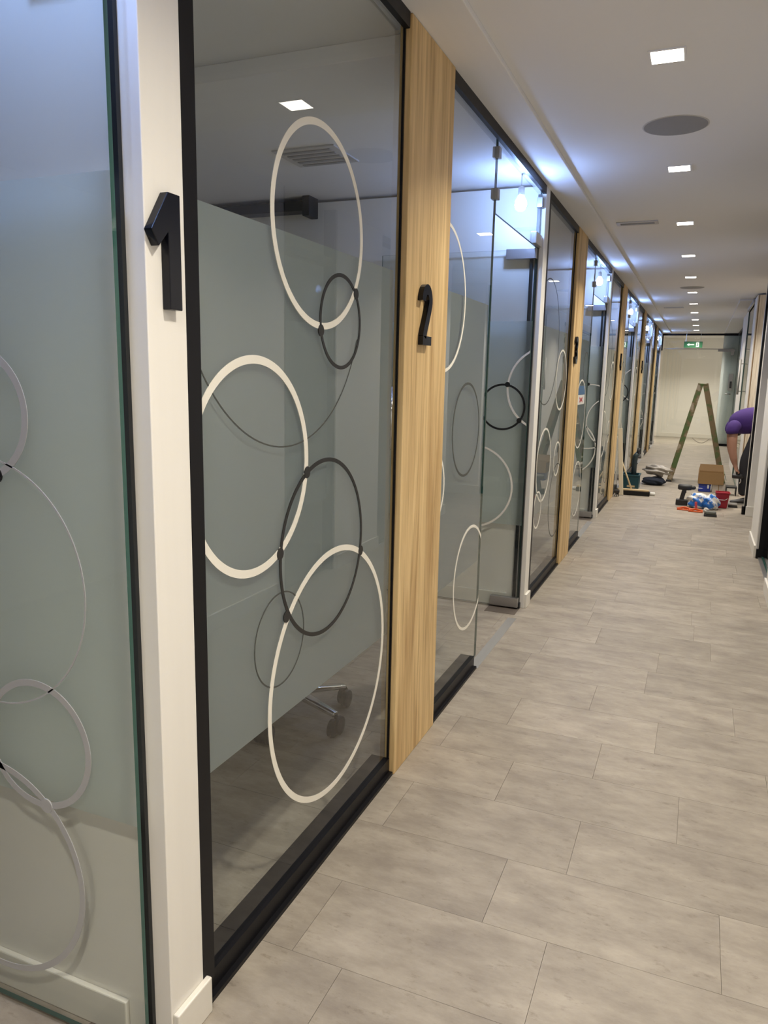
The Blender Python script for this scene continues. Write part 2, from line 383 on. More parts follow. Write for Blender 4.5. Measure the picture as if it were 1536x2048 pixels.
# ------------------------------------------------------------------ glass fronts
def pane(name, x0, x1, y0, y1, z0, z1, parent, edges='y'):
    m = MB(); m.box(x0, x1, y0, y1, z0, z1)
    for i in range(6): m.m[i] = 0
    thin = 0 if (x1 - x0) < (y1 - y0) else 1
    order = ['z', 'z', 'y', 'y', 'x', 'x']
    for i, a in enumerate(order):
        if a == 'z' or (a == 'y' and thin == 0) or (a == 'x' and thin == 1): m.m[i] = 1
    k = 4 if thin == 0 else 3          # the hidden rear face is folded into the front sheet
    del m.f[k]; del m.m[k]
    return m.build(name, ['gl', 'gedge'], parent)
RS = .932 / .965     # sticker positions were measured on a plane 33 mm deeper
def rescale(l): return [(a * RS, CH + (b - CH) * RS) + ((c_ * RS, d, e) if rest else ()) for a, b, *rest in l for c_, d, e in [rest or (0, 0, 0)]]
def rings(parent, lst, fn, u0, u1, v0=-9, v1=9):
    for cu, cv, r, wd, mat in lst:
        nm = {'w': 'white_ring', 'b': 'black_ring', 't': 'thin_dark_ring', 'g': 'grey_ring'}[mat]
        d = {'w': .0012, 'b': .0020, 't': .0008, 'g': .0012}[mat]
        m = MB().ring(cu, cv, r, wd, fn, u0, u1, d, v0=v0, v1=1.52 if (mat == 't' and r > .42) else v1)
        if m.v: m.build(nm, {'w': 'wring', 'b': 'bring', 't': 'thin', 'g': 'gring'}[mat], parent)
def dots(parent, lst, fn, mat='bring', r=.0155):
    for u, v in lst:
        m = MB(); n = 20; m.prism([(u + r * math.cos(2 * math.pi * k / n), v + r * math.sin(2 * math.pi * k / n)) for k in range(n)], fn, .0028)
        m.build('ring_dot', mat, parent)
big = {0: ([(1.863, 1.800, .262, .017, 'w'), (1.525, 1.195, .264, .019, 'w'), (1.963, .524, .389, .017, 'w'),
            (1.984, 1.566, .133, .010, 'b'), (1.892, .928, .258, .011, 'b'), (1.68, 1.675, .442, .0035, 't'), (1.64, .73, .128, .004, 't')],
           [(2.081, 1.653), (1.859, 1.535), (1.782, 1.157), (1.638, .961), (2.142, .865), (1.67, .783)]),
       1: ([(5.727, 1.412, .222, .013, 'w'), (5.22, .83, .258, .014, 'w'), (5.742, .825, .132, .012, 'w'), (5.08, .534, .13, .012, 'w'),
            (5.12, 1.655, .41, .006, 't'), (5.79, .503, .285, .007, 't')], [])}
small = {0: ([(2.911, 1.725, .291, .013, 'w'), (3.29, 1.184, .212, .010, 't'), (2.831, .97, .163, .013, 'w'), (3.436, .46, .258, .013, 'w')], []),
         1: ([(6.97, 1.525, .138, .008, 't'), (6.80, 1.12, .30, .012, 'w'), (6.86, .45, .25, .012, 'w')], [])}
def office_front(i):
    p = P[i]; q = P[i] + PITCHM if i < 5 else ENDY
    n = i + 2
    W = thing('window_%d' % (2 * i + 1), (GX, p + .67, 0), 'large fixed glass pane with circle stickers between the %s' % (
        ['pier numbered 1 and oak panel 2', 'cream pier and oak panel 3', 'cream pier and oak panel 4', 'cream pier and fourth oak panel', 'cream pier and last oak panel'][i]), 'window', kind='structure')
    y0, y1 = p + .11, p + 1.235
    f = MB(); f.box(-.99, FX, y0, y0 + .042, .06, SH - .04); f.box(-.928, FX, y0, y1, SH - .045, SH); f.box(-.99, FX - .012, y0, y1, .008, .062); f.box(-.99, FX + .002, y0, y1, 0, .012)
    f.box(GX + .002, GX + .009, y1 - .004, y1 + .005, .06, SH - .04)
    f.build('frame', 'black', W)
    pn = pane('pane', GX - .01, GX, y0 + .02, y1 + .012, .04, SH - .001, W)
    MB().sheet(GX - .0125, GX - .0115, y0 + .03, y1 - .004, FZ0, FZ1).build('frosted_film', 'film', W)
    rl, dl = big.get(i) or ([(a + PITCHM * (i - 1), b, c_, d, e) for a, b, c_, d, e in big[1][0]], [])
    rings(W, rescale(rl), fx, y0 + .044, y1 - .006); dots(W, rescale(dl), fx)
    # oak panel
    ya, yb = y1, p + 1.675
    wp = tag(MB().box(GX - .011, FX + .006, ya + .004, yb, 0, SH - .001).build('wood_panel', 'oak', bevel=.003, loc=(FX, (ya + yb) / 2, 0)),
             ['oak panel carrying number two next to the pane with the office chair', 'oak panel carrying number three past the first open doorway', 'oak panel with a white board and broom leaning on it',
              'oak panel with black number 5 behind the teal tub', 'narrow oak panel closest to the end glass door'][i], 'panel')
    # narrow glass with transom
    V = thing('window_%d' % (2 * i + 2), (GX, p + 2.0, 0), 'narrow frosted glass side panel and transom next to %s' % ['oak panel 2', 'oak panel 3', 'the oak panel behind the broom', 'the oak panel numbered 5', 'the last oak panel'][i], 'window', kind='structure')
    z0, z1 = yb, p + 2.412
    f = MB(); f.box(-.928, FX, z0, q, SH - .045, SH); f.box(-.99, FX - .012, z0, p + 2.345, .008, .062); f.box(-.99, FX + .002, z0, p + 2.345, 0, .012)
    f.build('frame', 'black', V)
    pane('pane', GX - .01, GX, z0 - .012, z1, .04, SH - .001, V)
    MB().sheet(GX - .0125, GX - .0115, z0, z1 - .002, FZ0, FZ1).build('frosted_film', 'film', V)
    pane('transom_pane', GX - .01, GX, z1 + .004, q - .002, 2.155, SH - .001, V)
    for z in (2.235, 2.41):
        part(MB().box(GX - .02, GX + .012, z1 - .020, z1 + .022, z - .023, z + .023).build('glass_clamp', 'steel', V, bevel=.002), 'small brushed steel clamp joining two panes')
    MB().box(GX - .02, GX + .012, q - .05, q - .004, 2.375, 2.43).build('glass_clamp', 'steel', V, bevel=.002)
    part(MB().box(GX - .022, GX + .014, q - .17, q - .012, 2.162, 2.225).build('pivot_patch', 'alu', V, bevel=.003), 'pale metal pivot patch on the transom')
    rl, dl = small.get(i) or ([(a + PITCHM * (i - 1), b, c_, d, e) for a, b, c_, d, e in small[1][0]], [])
    rings(V, rescale(rl), fx, z0, z1 - .003); dots(V, rescale(dl), fx)
    st = MB().box(GX - .02, GX + .03, p + 2.345, p + 3.2, 0, .003)
    part(st.build('threshold_strip', 'alu', V), 'flat metal threshold strip on the floor')
for i in range(5): office_front(i)

# open glass doors (swung 90 degrees into each office)
def office_door(i, p, lab, rl, dl, gdots=()):
    D = thing('door_%d' % (i + 1), (-.96, p - .035, 0), lab, 'door', kind='structure')
    yA, yB = p - .042, p - .032
    fn = lambda u, v, d: (u, yA - .0004 - d, v)
    pane('pane', -1.90, -.942, yA, yB, .012, 2.150, D)
    MB().sheet(-1.898, -.944, yB + .001, yB + .002, FZ0, FZ1).build('frosted_film', 'film', D)
    for za, zb in ((.012, .072), (2.098, 2.155))[1 if i == 0 else 0:]:
        part(MB().box(-1.115, -.938, yA - .012, yB + .012, za, zb).build('pivot_patch', 'steel', D, bevel=.002), 'brushed steel pivot patch')
    m = MB().tube([(-1.80, yA - .045, .95), (-1.80, yA - .045, 1.35)], .011, 12)
    m.tube([(-1.80, yA - .045, 1.0), (-1.80, yA, 1.0)], .007, 8); m.tube([(-1.80, yA - .045, 1.3), (-1.80, yA, 1.3)], .007, 8)
    m.build('pull_handle', 'chrome', D, smooth=True)
    rings(D, rl, fn, -1.895, -.946, .02, 2.1); dots(D, dl, fn); dots(D, gdots, fn, 'gring')
    part(MB().box(-1.12, -.93, p - .16, p - .036 + .06, 0, .002).build('floor_plate', 'tape', D), 'dark floor plate under the pivot')
    return D
d2 = ([(-1.095, 1.247, .139, .012, 'b'), (-.825, 1.36, .25, .012, 'w'), (-1.267, .755, .26, .012, 'w')], [(-1.071, 1.381), (-.99, 1.17)])
d3 = ([(-1.045, 1.05, .33, .010, 'w'), (-.80, 1.0, .26, .010, 'w'), (-1.22, .73, .28, .012, 'w')], [(-1.06, 1.375)])
office_door(0, P[0], 'open frosted glass door folded back beside the pier numbered 1',
            [(-1.291, 1.33, .130, .015, 'g'), (-1.30, .99, .258, .0035, 'g'), (-1.19, .66, .140, .014, 'g'), (-1.34, .345, .254, .014, 'g')], [(-1.252, 1.212)], [(-1.176, .527)])
office_door(1, P[1], 'open frosted glass door between oak panel 2 and the cream pier', *d2)
office_door(2, P[2], 'open frosted glass door past oak panel 3', *d3)
office_door(3, P[3], 'open frosted glass door past the oak panel with the broom', *d2)
office_door(4, P[4], 'open frosted glass door past the oak panel numbered 5', *d3)
office_door(5, P[5], 'open frosted glass door nearest the far end wall', *d2)

# numbers
def number(i, y0, zb, hgt, label, glyph, base):
    fn = lambda u, v, d: (base + d, y0 + u, zb + v)
    m = MB(); dp = .018
    if glyph == 1:
        m.prism([(.0, .131), (.018, .105), (.045, .133), (.045, .0), (.079, .0), (.079, .2), (.046, .2)], fn, dp)
    else:
        wd = .034
        arc = lambda cx, cyy, r, a0, a1, n, ry=None: [(cx + r * math.cos(math.radians(a0 + (a1 - a0) * k / n)), cyy + (ry or r) * math.sin(math.radians(a0 + (a1 - a0) * k / n))) for k in range(n + 1)]
        if glyph == 2:
            m.stroke(arc(.05, .148, .034, 185, -18, 14, .037) + [(.074, .118), (.056, .082), (.035, .045), (.028, .026)], wd, fn, dp)
            m.prism([(.013, 0), (.099, 0), (.099, .030), (.013, .030)], fn, dp)
        elif glyph == 3:
            m.stroke(arc(.047, .150, .032, 170, -62, 12, .034) + [(.045, .108)], wd, fn, dp)
            m.stroke([(.045, .100)] + arc(.047, .056, .035, 62, -175, 14, .040), wd, fn, dp)
        elif glyph == 4:
            m.stroke([(.058, .19), (.02, .06), (.095, .06)], .026, fn, dp); m.prism([(.062, 0), (.088, 0), (.088, .115), (.062, .115)], fn, dp)
        elif glyph == 5:
            m.stroke([(.085, .185), (.028, .185), (.024, .112)] + arc(.046, .068, .038, 100, -160, 14, .052), .028, fn, dp)
    ob = m.build('wall_number', 'num', loc=(base, y0 + .05, zb), bevel=.0015 if glyph == 1 else 0)
    return tag(ob, label, 'number')
number(0, 1.091, 1.527, .2, 'black raised number 1 on the cream pier', 1, FX)
number(1, 2.445, 1.524, .2, 'black raised numeral two, largest figure on an oak panel', 2, FX + .006)
number(2, P[1] + 1.30, 1.535, .2, 'black raised numeral three on the oak panel past the doorway', 3, FX + .006)
number(3, P[2] + 1.30, 1.535, .2, 'small looking black number 4 on an oak panel down the corridor', 4, FX + .006)
number(4, P[3] + 1.30, 1.535, .2, 'tiny looking black number 5 on a distant oak panel', 5, FX + .006)

# ------------------------------------------------------------------ right side of the corridor
wr = struct('wall_right_1', MB().box(RX, RX + .12, -2.5, 4.13, 0, CZ), 'white', 'white right wall beside the frosted side door', 'wall')
MB().box(RX - .014, RX, -2.5, 4.10, 0, .1).build('baseboard', 'base', wr, bevel=.003)
wr = struct('wall_right_2', MB().box(RX, RX + .12, 4.86, 5.65, 0, CZ), 'white', 'white right wall piece before the clear glass', 'wall')
MB().box(RX - .014, RX, 4.88, 5.66, 0, .1).build('baseboard', 'base', wr, bevel=.003)
D = thing('door_7', (RX, 4.5, 0), 'frosted side door with dark frame in the right wall', 'door', kind='structure')
f = MB(); f.box(RX + .01, RX + .09, 4.13, 4.16, 0, CZ); f.box(RX + .01, RX + .09, 4.83, 4.86, 0, CZ); f.box(RX + .01, RX + .09, 4.16, 4.83, 2.15, 2.2); f.build('frame', 'black', D)
pane('pane', RX + .04, RX + .05, 4.165, 4.825, .01, 2.145, D)
MB().sheet(RX + .051, RX + .052, 4.17, 4.82, FZ0, FZ1).build('frosted_film', 'film', D)
# clear glass, then wall piece, then alcove
W = thing('window_12', (RX + .05, 6.2, 0), 'clear glass panel on the right with grey floor track', 'window', kind='structure')
pane('pane', RX + .045, RX + .055, 5.66, 6.77, .02, 2.45, W)
MB().box(RX + .02, RX + .08, 5.65, 6.78, 0, .012).build('floor_track', 'steel', W)
f = MB(); f.box(RX + .01, RX + .09, 6.755, 6.78, .0, SH); f.box(RX + .01, RX + .09, 5.65, 6.78, 2.45, SH); f.box(RX + .004, RX + .09, 6.74, 6.78, 0, .075); f.box(RX + .02, RX + .08, 5.65, 5.665, 0, SH); f.build('frame', 'black', W)
part(MB().box(RX + .006, RX + .02, 6.752, 6.778, .08, SH - .05).build('edge_trim', 'alu', W), 'pale metal edge trim')
wr = struct('wall_right_3', MB().box(RX, RX + .16, 6.78, 7.45, 0, CZ), 'white', 'white wall piece between the clear glass and the alcove', 'wall', bevel=.003)
MB().box(RX - .014, RX, 6.785, 7.46, 0, .1).build('baseboard', 'base', wr, bevel=.003)
wr = struct('wall_right_4', MB().box(RX + .04, 2.4, 8.90, 9.0, 0, CZ), 'white', 'cream return wall of the alcove before the bending person', 'wall', bevel=.003)
MB().box(RX + .026, 2.4, 8.887, 8.90, 0, .11).build('baseboard', 'base', wr, bevel=.003)
struct('wall_right_5', MB().box(2.4, 2.5, -2.5, FARY, 0, CZ), 'white', 'rear wall of the rooms on the right', 'wall')
struct('wall_right_6', MB().box(RX + .12, 2.4, 5.55, 5.65, 0, CZ), 'white', 'inner wall of the room behind the clear glass', 'wall')
struct('wall_right_7', MB().box(RX + .16, 2.4, 7.35, 7.45, 0, CZ), 'white', 'near side wall of the alcove', 'wall')
W = thing('window_13', (RX + .03, 9.1, 0), 'black and white jamb of the doorway where the person bends', 'window', kind='structure')
f = MB(); f.box(RX + .018, RX + .05, 9.0, 9.04, 0, SH); f.box(RX - .004, RX + .06, 9.0, 9.06, 0, .085); f.build('frame', 'black', W)
pane('pane', RX + .036, RX + .046, 9.04, 9.20, .02, 2.45, W)
part(MB().box(RX + .018, RX + .034, 9.10, 9.14, .02, 2.46).build('edge_trim', 'base', W), 'white edge trim of the glass')
wr = struct('wall_right_8', MB().box(RX + .02, 2.4, 10.70, 10.80, 0, SH), 'white', 'return wall beyond the doorway where the person bends', 'wall')
part(MB().box(RX + .045, 1.2, 10.685, 10.70, .0, SH).build('wood_cladding', 'pale', wr), 'pale wood cladding')
MB().box(RX + .034, RX + .042, 10.688, 10.70, 0, SH).build('brown_strip', 'card', wr)  # narrow brown strip along the edge of the cladding
struct('wall_right_9', MB().box(RX + .02, RX + .10, 10.80, 11.24, 0, SH), 'white', 'narrow cream wall strip past the doorway on the right', 'wall')
W = thing('window_14', (RX + .05, 11.9, 0), 'frosted glass panel with white pull handle far down the right side', 'window', kind='structure')
pane('pane', RX + .02, RX + .03, 11.25, 12.6, .02, 2.45, W)
MB().sheet(RX + .031, RX + .032, 11.25, 12.6, .2, FZ1).build('frosted_film', 'film', W)
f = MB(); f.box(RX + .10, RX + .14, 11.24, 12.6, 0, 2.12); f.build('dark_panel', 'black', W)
f = MB(); f.box(RX, RX + .06, 11.24, 12.6, 2.45, SH); f.build('frame', 'steel', W)
m = MB().tube([(RX - .03, 12.45, 1.25), (RX - .03, 12.45, 1.76)], .016, 12); m.tube([(RX - .03, 12.45, 1.3), (RX + .02, 12.45, 1.3)], .008, 8); m.tube([(RX - .03, 12.45, 1.7), (RX + .02, 12.45, 1.7)], .008, 8)
m.build('pull_handle', 'base', W, smooth=True)
wr = struct('wall_right_10', MB().box(RX + .03, RX + .12, 12.6, 14.4, 0, SH), 'white', 'pale wall strip past the white pull handle on the right', 'wall')
W = thing('window_15', (RX + .05, 16.5, 0), 'frosted glass run on the right next to the end door', 'window', kind='structure')
pane('pane', RX + .15, RX + .16, 14.4, ENDY, .02, 2.45, W)
MB().sheet(RX + .162, RX + .163, 14.4, ENDY, .1, 2.45).build('frosted_film', 'film', W)
f = MB(); f.box(RX + .12, RX + .2, 14.4, ENDY, 2.45, SH); f.box(RX + .12, RX + .2, 14.4, ENDY, 0, .06); f.build('frame', 'black', W)

# ------------------------------------------------------------------ end of the corridor
E_ = thing('door_8', (0, ENDY, 0), 'clear glass door with thin rail closing the far end of the corridor', 'door', kind='structure')
f = MB(); f.box(-.93, .74, ENDY - .02, ENDY + .05, 2.455, SH); f.box(-.99, -.90, ENDY - .03, ENDY + .05, 2.12, SH)
f.box(.37, .74, ENDY - .03, ENDY + .05, 2.45, SH); f.build('frame', 'black', E_)
pane('pane', -.88, .37, ENDY, ENDY + .01, .01, 2.145, E_); pane('transom_pane', -.88, .37, ENDY, ENDY + .01, 2.17, 2.455, E_)
m = MB().box(-.88, .60, ENDY - .014, ENDY + .02, 2.148, 2.168); m.box(.27, .62, ENDY - .05, ENDY, 2.10, 2.15); m.box(.54, .60, ENDY - .07, ENDY, 2.02, 2.12)
part(m.build('sliding_rail', 'steel', E_, bevel=.002), 'thin grey rail and closer')
W = thing('window_16', (.55, ENDY, 0), 'grey frosted glass side panel with a silver lock at the far end', 'window', kind='structure')
pane('pane', .375, .70, ENDY, ENDY + .01, .05, 2.45, W)
MB().sheet(.376, .699, ENDY + .011, ENDY + .012, .05, 2.45).build('frosted_film', 'film', W)
part(MB().box(.365, .735, ENDY - .02, ENDY + .04, 0, .05).build('floor_rail', 'black', W), 'black floor rail')
MB().box(.70, .735, ENDY - .02, ENDY + .04, .05, 2.45).build('post', 'white', W)
struct('end_light_block', MB().box(.37, 1.3, ENDY + .07, ENDY + .15, 0, SH), 'white', 'added wall piece blocking light behind the frosted panel with the lock', 'wall')  # added wall keeping lobby light off the back of the frosted panel
lk = MB().box(.545, .635, ENDY - .03, ENDY, 1.25, 1.62).build('lock_case', 'steel', W, bevel=.006)
MB().box(.575, .62, ENDY - .036, ENDY - .03, 1.30, 1.45).build('lock_window', 'dark', lk)
m = MB().tube([(.60, ENDY - .06, 1.17), (.50, ENDY - .06, 1.17)], .014, 10); m.tube([(.60, ENDY - .06, 1.17), (.60, ENDY, 1.17)], .018, 10)
part(m.build('lever_handle', 'steel', W, smooth=True), 'steel lever handle')
# exit sign
S = thing('exit_sign', (-.25, 18.3, 2.15), 'green emergency exit sign hanging near the far glass door', 'sign')
MB().box(-.44, -.06, 18.29, 18.31, 2.165, 2.30).build('sign_plate', 'green', S)
fs = lambda u, v, d: (-.25 + u, 18.29 - d - .0005, 2.232 + v)
m = MB()
m.prism([(.06, -.05), (.12, -.05), (.12, .05), (.06, .05)], fs, .002)
m.stroke([(.02, 0), (-.09, 0)], .018, fs, .002); m.prism([(-.13, 0), (-.08, .03), (-.08, -.03)], fs, .002)
m.stroke([(.09, .03), (.085, .0), (.10, -.03)], .014, fs, .003, 1); m.stroke([(.085, .0), (.07, -.03)], .012, fs, .003, 1); m.stroke([(.072, .02), (.09, .02), (.108, .008)], .008, fs, .003, 1)
part(m.build('pictogram', ['signw', 'green'], S), 'white arrow and running figure in doorway')
for a in (-.40, -.10): MB().tube([(a, 18.3, 2.30), (a, 18.3, CZ)], .003, 6).build('hanging_wire', 'steel', S)
# cable on the floor beyond
pts = [(-.10 + .4 * t, 20.9 - 1.6 * math.sin(math.pi * t), .008) for t in [k / 16 for k in range(17)]]
tag(MB().tube(pts, .007, 6).build('cable', 'cable', smooth=True, loc=(.1, 20, 0)), 'thin grey cable looped on the floor at the far end', 'cable')

# ------------------------------------------------------------------ ceiling fittings
for k in [-3, -2] + list(range(0, 12)):
    y = 2.966 + 1.493 * k; x = -.207; h = .053
    t = thing('ceiling_light', (x, y, CZ), 'square warm white recessed ceiling light over the corridor', 'ceiling light', 'corridor ceiling lights')
    m = MB()
    for a, b, c_, d in ((-h - .008, -h, -h - .008, h + .008), (h, h + .008, -h - .008, h + .008), (-h, h, -h - .008, -h), (-h, h, h, h + .008)):
        m.box(x + a, x + b, y + c_, y + d, CZ - .004, CZ + .0)
    m.build('frame', 'ceil', t)
    MB().box(x - h, x + h, y - h, y + h, CZ - .003, CZ - .0005).build('diffuser', 'lamp', t); downlight(t, x, y, h)
for y, lab in ((3.742, 'round grey ceiling speaker between the first two lights'), (9.91, 'round grey ceiling speaker farther down the corridor')):
    t = thing('ceiling_speaker', (-.204, y, CZ), lab, 'speaker')
    MB().lathe((-.204, y, 0), [(.138, CZ), (.138, CZ - .001), (.132, CZ - .002)], 48).build('rim', 'vent', t, smooth=False)
    MB().lathe((-.204, y, 0), [(.132, CZ - .0015), (.132, CZ - .0025), (.10, CZ - .003), (.0005, CZ - .0035)], 48).build('grille', 'speaker', t)
for x, y, lab in ((-.52, 5.845, 'slot air vent in the corridor ceiling by oak panel 3'), (-.49, 12.47, 'slot air vent in the corridor ceiling far along')):
    t = thing('air_vent', (x, y, CZ), lab, 'vent')
    m = MB().box(x - .14, x + .14, y - .06, y - .032, CZ - .007, CZ); m.box(x - .14, x + .14, y + .032, y + .06, CZ - .007, CZ); m.box(x - .14, x - .115, y - .032, y + .032, CZ - .007, CZ); m.box(x + .115, x + .14, y - .032, y + .032, CZ - .007, CZ)
    m.build('frame', 'vent', t)
    MB().box(x - .115, x + .115, y - .032, y + .032, CZ - .002, CZ).build('slot', 'dark', t)
    for j in (-.016, .016): MB().box(x - .115, x + .115, y + j - .002, y + j + .002, CZ - .007, CZ - .001).build('slat', 'vent', t)

for x, y in ((-.02, 1.02),):  # extra unseen downlight, added to brighten the near pier and floor
    t = thing('ceiling_light', (x, y, CZ), 'added square ceiling light out of view, brightening the near pier', 'ceiling light')
    MB().box(x - .053, x + .053, y - .053, y + .053, CZ - .003, CZ - .0005).build('diffuser', 'lamp', t); downlight(t, x, y, .053); MB().box(x - .061, x + .061, y - .061, y + .061, CZ - .002, CZ).build('frame', 'ceil', t)
# cool wall lamps above each office door
names = ['bare cool white bulb hanging in the office beside pier one', 'bare cool white bulb hanging above the door after the oak panel numbered two', 'bare cool white bulb hanging over the second open doorway, after numeral three',
         'bare cool white bulb hanging above the door past the broom', 'bare cool white bulb hanging above the door past panel 5', 'bare cool white bulb hanging above the last office door']
for i, p in enumerate(P):
    bx, by, bz = -.988, p - .29, 2.345
    t = thing('hanging_bulb', (bx, by, CZ), names[i], 'lamp')
    MB().lathe((bx, by, bz), [(.0005, -.036), (.014, -.034), (.026, -.024), (.033, -.004), (.031, .014), (.020, .034), (.014, .044)], 12).build('bulb', 'cool', t, smooth=True)
    MB().lathe((bx, by, bz), [(.015, .044), (.017, .046), (.017, .085), (.008, .092)], 16).build('socket', 'base', t)
    MB().tube([(bx, by, bz + .09), (bx, by, CZ)], .003, 6).build('cord', 'base', t)

# ------------------------------------------------------------------ office interior seen through the first pane
struct('trim_3', MB().box(BACK, -.99, 2.50, 2.98, 2.46, CZ), 'ceil', 'ceiling beam crossing the office behind the large glass', 'beam', bevel=.003)
t = thing('roller_blind_box', (-3.0, P[1] - .06, 2.42), 'black blind casing on the wall of the office behind pane one', 'blind')
MB().box(-3.65, -2.42, P[1] - .11, P[1] - .002, 2.435, 2.495).build('casing', 'dkplastic', t, bevel=.004)
MB().box(-2.42, -2.37, P[1] - .125, P[1] - .002, 2.40, 2.525).build('end_cap', 'dkplastic', t, bevel=.004)
t = thing('air_vent', (-1.9, 3.6, CZ), 'square ceiling vent inside the office behind the first large pane', 'vent')
MB().box(-2.1, -1.75, 3.5, 3.8, CZ - .008, CZ).build('frame', 'vent', t, bevel=.002)
for j in range(5): MB().box(-2.06, -1.79, 3.535 + j * .055, 3.56 + j * .055, CZ - .012, CZ - .007).build('slat', 'speaker', t)
# swivel chair
hx, hy = -1.46, 2.585
t = thing('office_chair', (hx, hy, 0), 'swivel office chair on a chrome five star base behind the large glass', 'chair')
for k, ang in enumerate((54, -17, -88, -160, 126)):
    a = math.radians(ang); ca, sa = math.cos(a), math.sin(a); R_ = .245
    m = MB().bar((hx + .02 * ca, hy + .02 * sa, .118), (hx + R_ * ca, hy + R_ * sa, .088), .05, .026, w2=(.03, .02))
    leg = part(m.build('base_arm', 'chrome', t, bevel=.006, smooth=True), 'chrome base arm')
    cx, cyy = hx + R_ * ca, hy + R_ * sa
    m = MB()
    for sgn in (-1, 1):
        m.lathe((cx + sgn * .018 * -sa, cyy + sgn * .018 * ca, .038), [(.020, -.012), (.036, -.010), (.038, 0), (.036, .010), (.020, .012)], 20, 'x')
    m.tube([(cx, cyy, .045), (cx, cyy, .085)], .008, 8)
    m.build('castor', 'dkplastic', t, smooth=False)
MB().lathe((hx, hy, 0), [(.035, .09), (.038, .13), (.026, .15), (.026, .27), (.014, .28), (.014, .42)], 20).build('gas_column', 'chrome', t, smooth=True)
MB().box(hx - .24, hx + .24, hy - .24, hy + .24, .43, .50).build('seat', 'dkfabric', t, bevel=.03)
m = MB(); m.box(hx - .22, hx + .22, hy + .20, hy + .25, .60, 1.08); m.build('backrest', 'dkfabric', t, bevel=.025)
MB().bar((hx, hy + .1, .42), (hx, hy + .26, .45), .06, .015).bar((hx, hy + .26, .44), (hx, hy + .255, .8), .06, .015).build('back_bracket', 'dkplastic', t)
for s in (-1, 1):
    m = MB().bar((hx + s * .25, hy, .43), (hx + s * .27, hy, .66), .03, .03); m.box(hx + s * .27 - .035, hx + s * .27 + .035, hy - .12, hy + .12, .66, .69); m.build('armrest', 'dkplastic', t, bevel=.008)

# ------------------------------------------------------------------ person bending in the doorway
py = 9.75
T = thing('person', (.55, py, 0), 'person in purple shirt and dark trousers bending down with a drill', 'person')
body = [(.72, py + .08, .98, .08), (.58, py + .08, 1.0, .08), (.46, py + .09, .96, .07), (.42, py + .13, .93, .05), (.41, py + .20, .91, .055), (.425, py + .27, .89, .085), (.43, py + .29, .83, .072),
        (.40, py - .06, .91, .045), (.39, py - .10, .78, .052), (.40, py - .11, .63, .048), (.425, py - .11, .53, .042), (.445, py - .10, .468, .027), (.462, py - .10, .43, .034),
        (.37, py + .30, .90, .05), (.39, py + .32, .64, .042), (.44, py + .25, .47, .027), (.46, py + .22, .43, .033),
        (.69, py - .02, .90, .09), (.565, py - .03, .56, .065), (.56, py - .02, .30, .05), (.56, py - .02, .10, .035),
        (.71, py + .20, .90, .09), (.60, py + .22, .54, .065), (.66, py + .22, .30, .05), (.70, py + .22, .10, .035)]
be = [(0, 1), (1, 2), (2, 3), (3, 4), (4, 5), (5, 6), (2, 7), (7, 8), (8, 9), (9, 10), (10, 11), (11, 12), (2, 13), (13, 14), (14, 15), (15, 16), (0, 17), (17, 18), (18, 19), (19, 20), (0, 21), (21, 22), (22, 23), (23, 24)]
# fingers rooted in the palm, closing on the drill handle
def fingers(base, sgn):
    bx, by, bz = base
    for j, (dy, ln) in enumerate(((-.027, .030), (-.009, .034), (.010, .032), (.026, .026))):
        n = len(body)
        body.extend([(bx + .012, by + dy, bz - .022, .0095), (bx + .030, by + dy, bz - .022 - ln * .5, .009), (bx + .022, by + dy, bz - .022 - ln, .008)])
        be.extend([(base_i, n), (n, n + 1), (n + 1, n + 2)])
    n = len(body)
    body.extend([(bx - .012, by - .03, bz - .008, .010), (bx + .012, by - .042, bz - .032, .009)]); be.extend([(base_i, n), (n, n + 1)])
base_i = 12; fingers(body[12][:3], 1); base_i = 16; fingers(body[16][:3], 1)
skin('body', body, be, 0, 'skin', T)
m = MB().tube([(.84, py + .09, .97), (.74, py + .09, .99), (.64, py + .09, .995), (.54, py + .09, .985), (.46, py + .09, .96), (.40, py + .09, .925), (.362, py + .09, .895)], [.14, .155, .16, .158, .148, .12, .06], 18)
for sg in (-1, 1):
    y0_ = py + .09 + sg * .12
    m.tube([(.43, y0_, .95), (.385, y0_ + sg * .05, .915), (.375, y0_ + sg * .065, .87), (.38, y0_ + sg * .07, .825)], [.080, .080, .076, .070], 14)
m.build('shirt', 'purple', T, smooth=True, subs=1)
skin('trousers', [(.74, py + .09, .98, (.14, .16)), (.68, py - .02, .86, .105), (.62, py - .03, .70, .085), (.555, py - .03, .53, .072), (.555, py - .02, .33, .062), (.56, py - .02, .10, .056),
                  (.72, py + .20, .86, .10), (.62, py + .22, .54, .075), (.66, py + .22, .33, .064), (.70, py + .22, .10, .058)],
     [(0, 1), (1, 2), (2, 3), (3, 4), (4, 5), (0, 6), (6, 7), (7, 8), (8, 9)], 0, 'trousers', T)
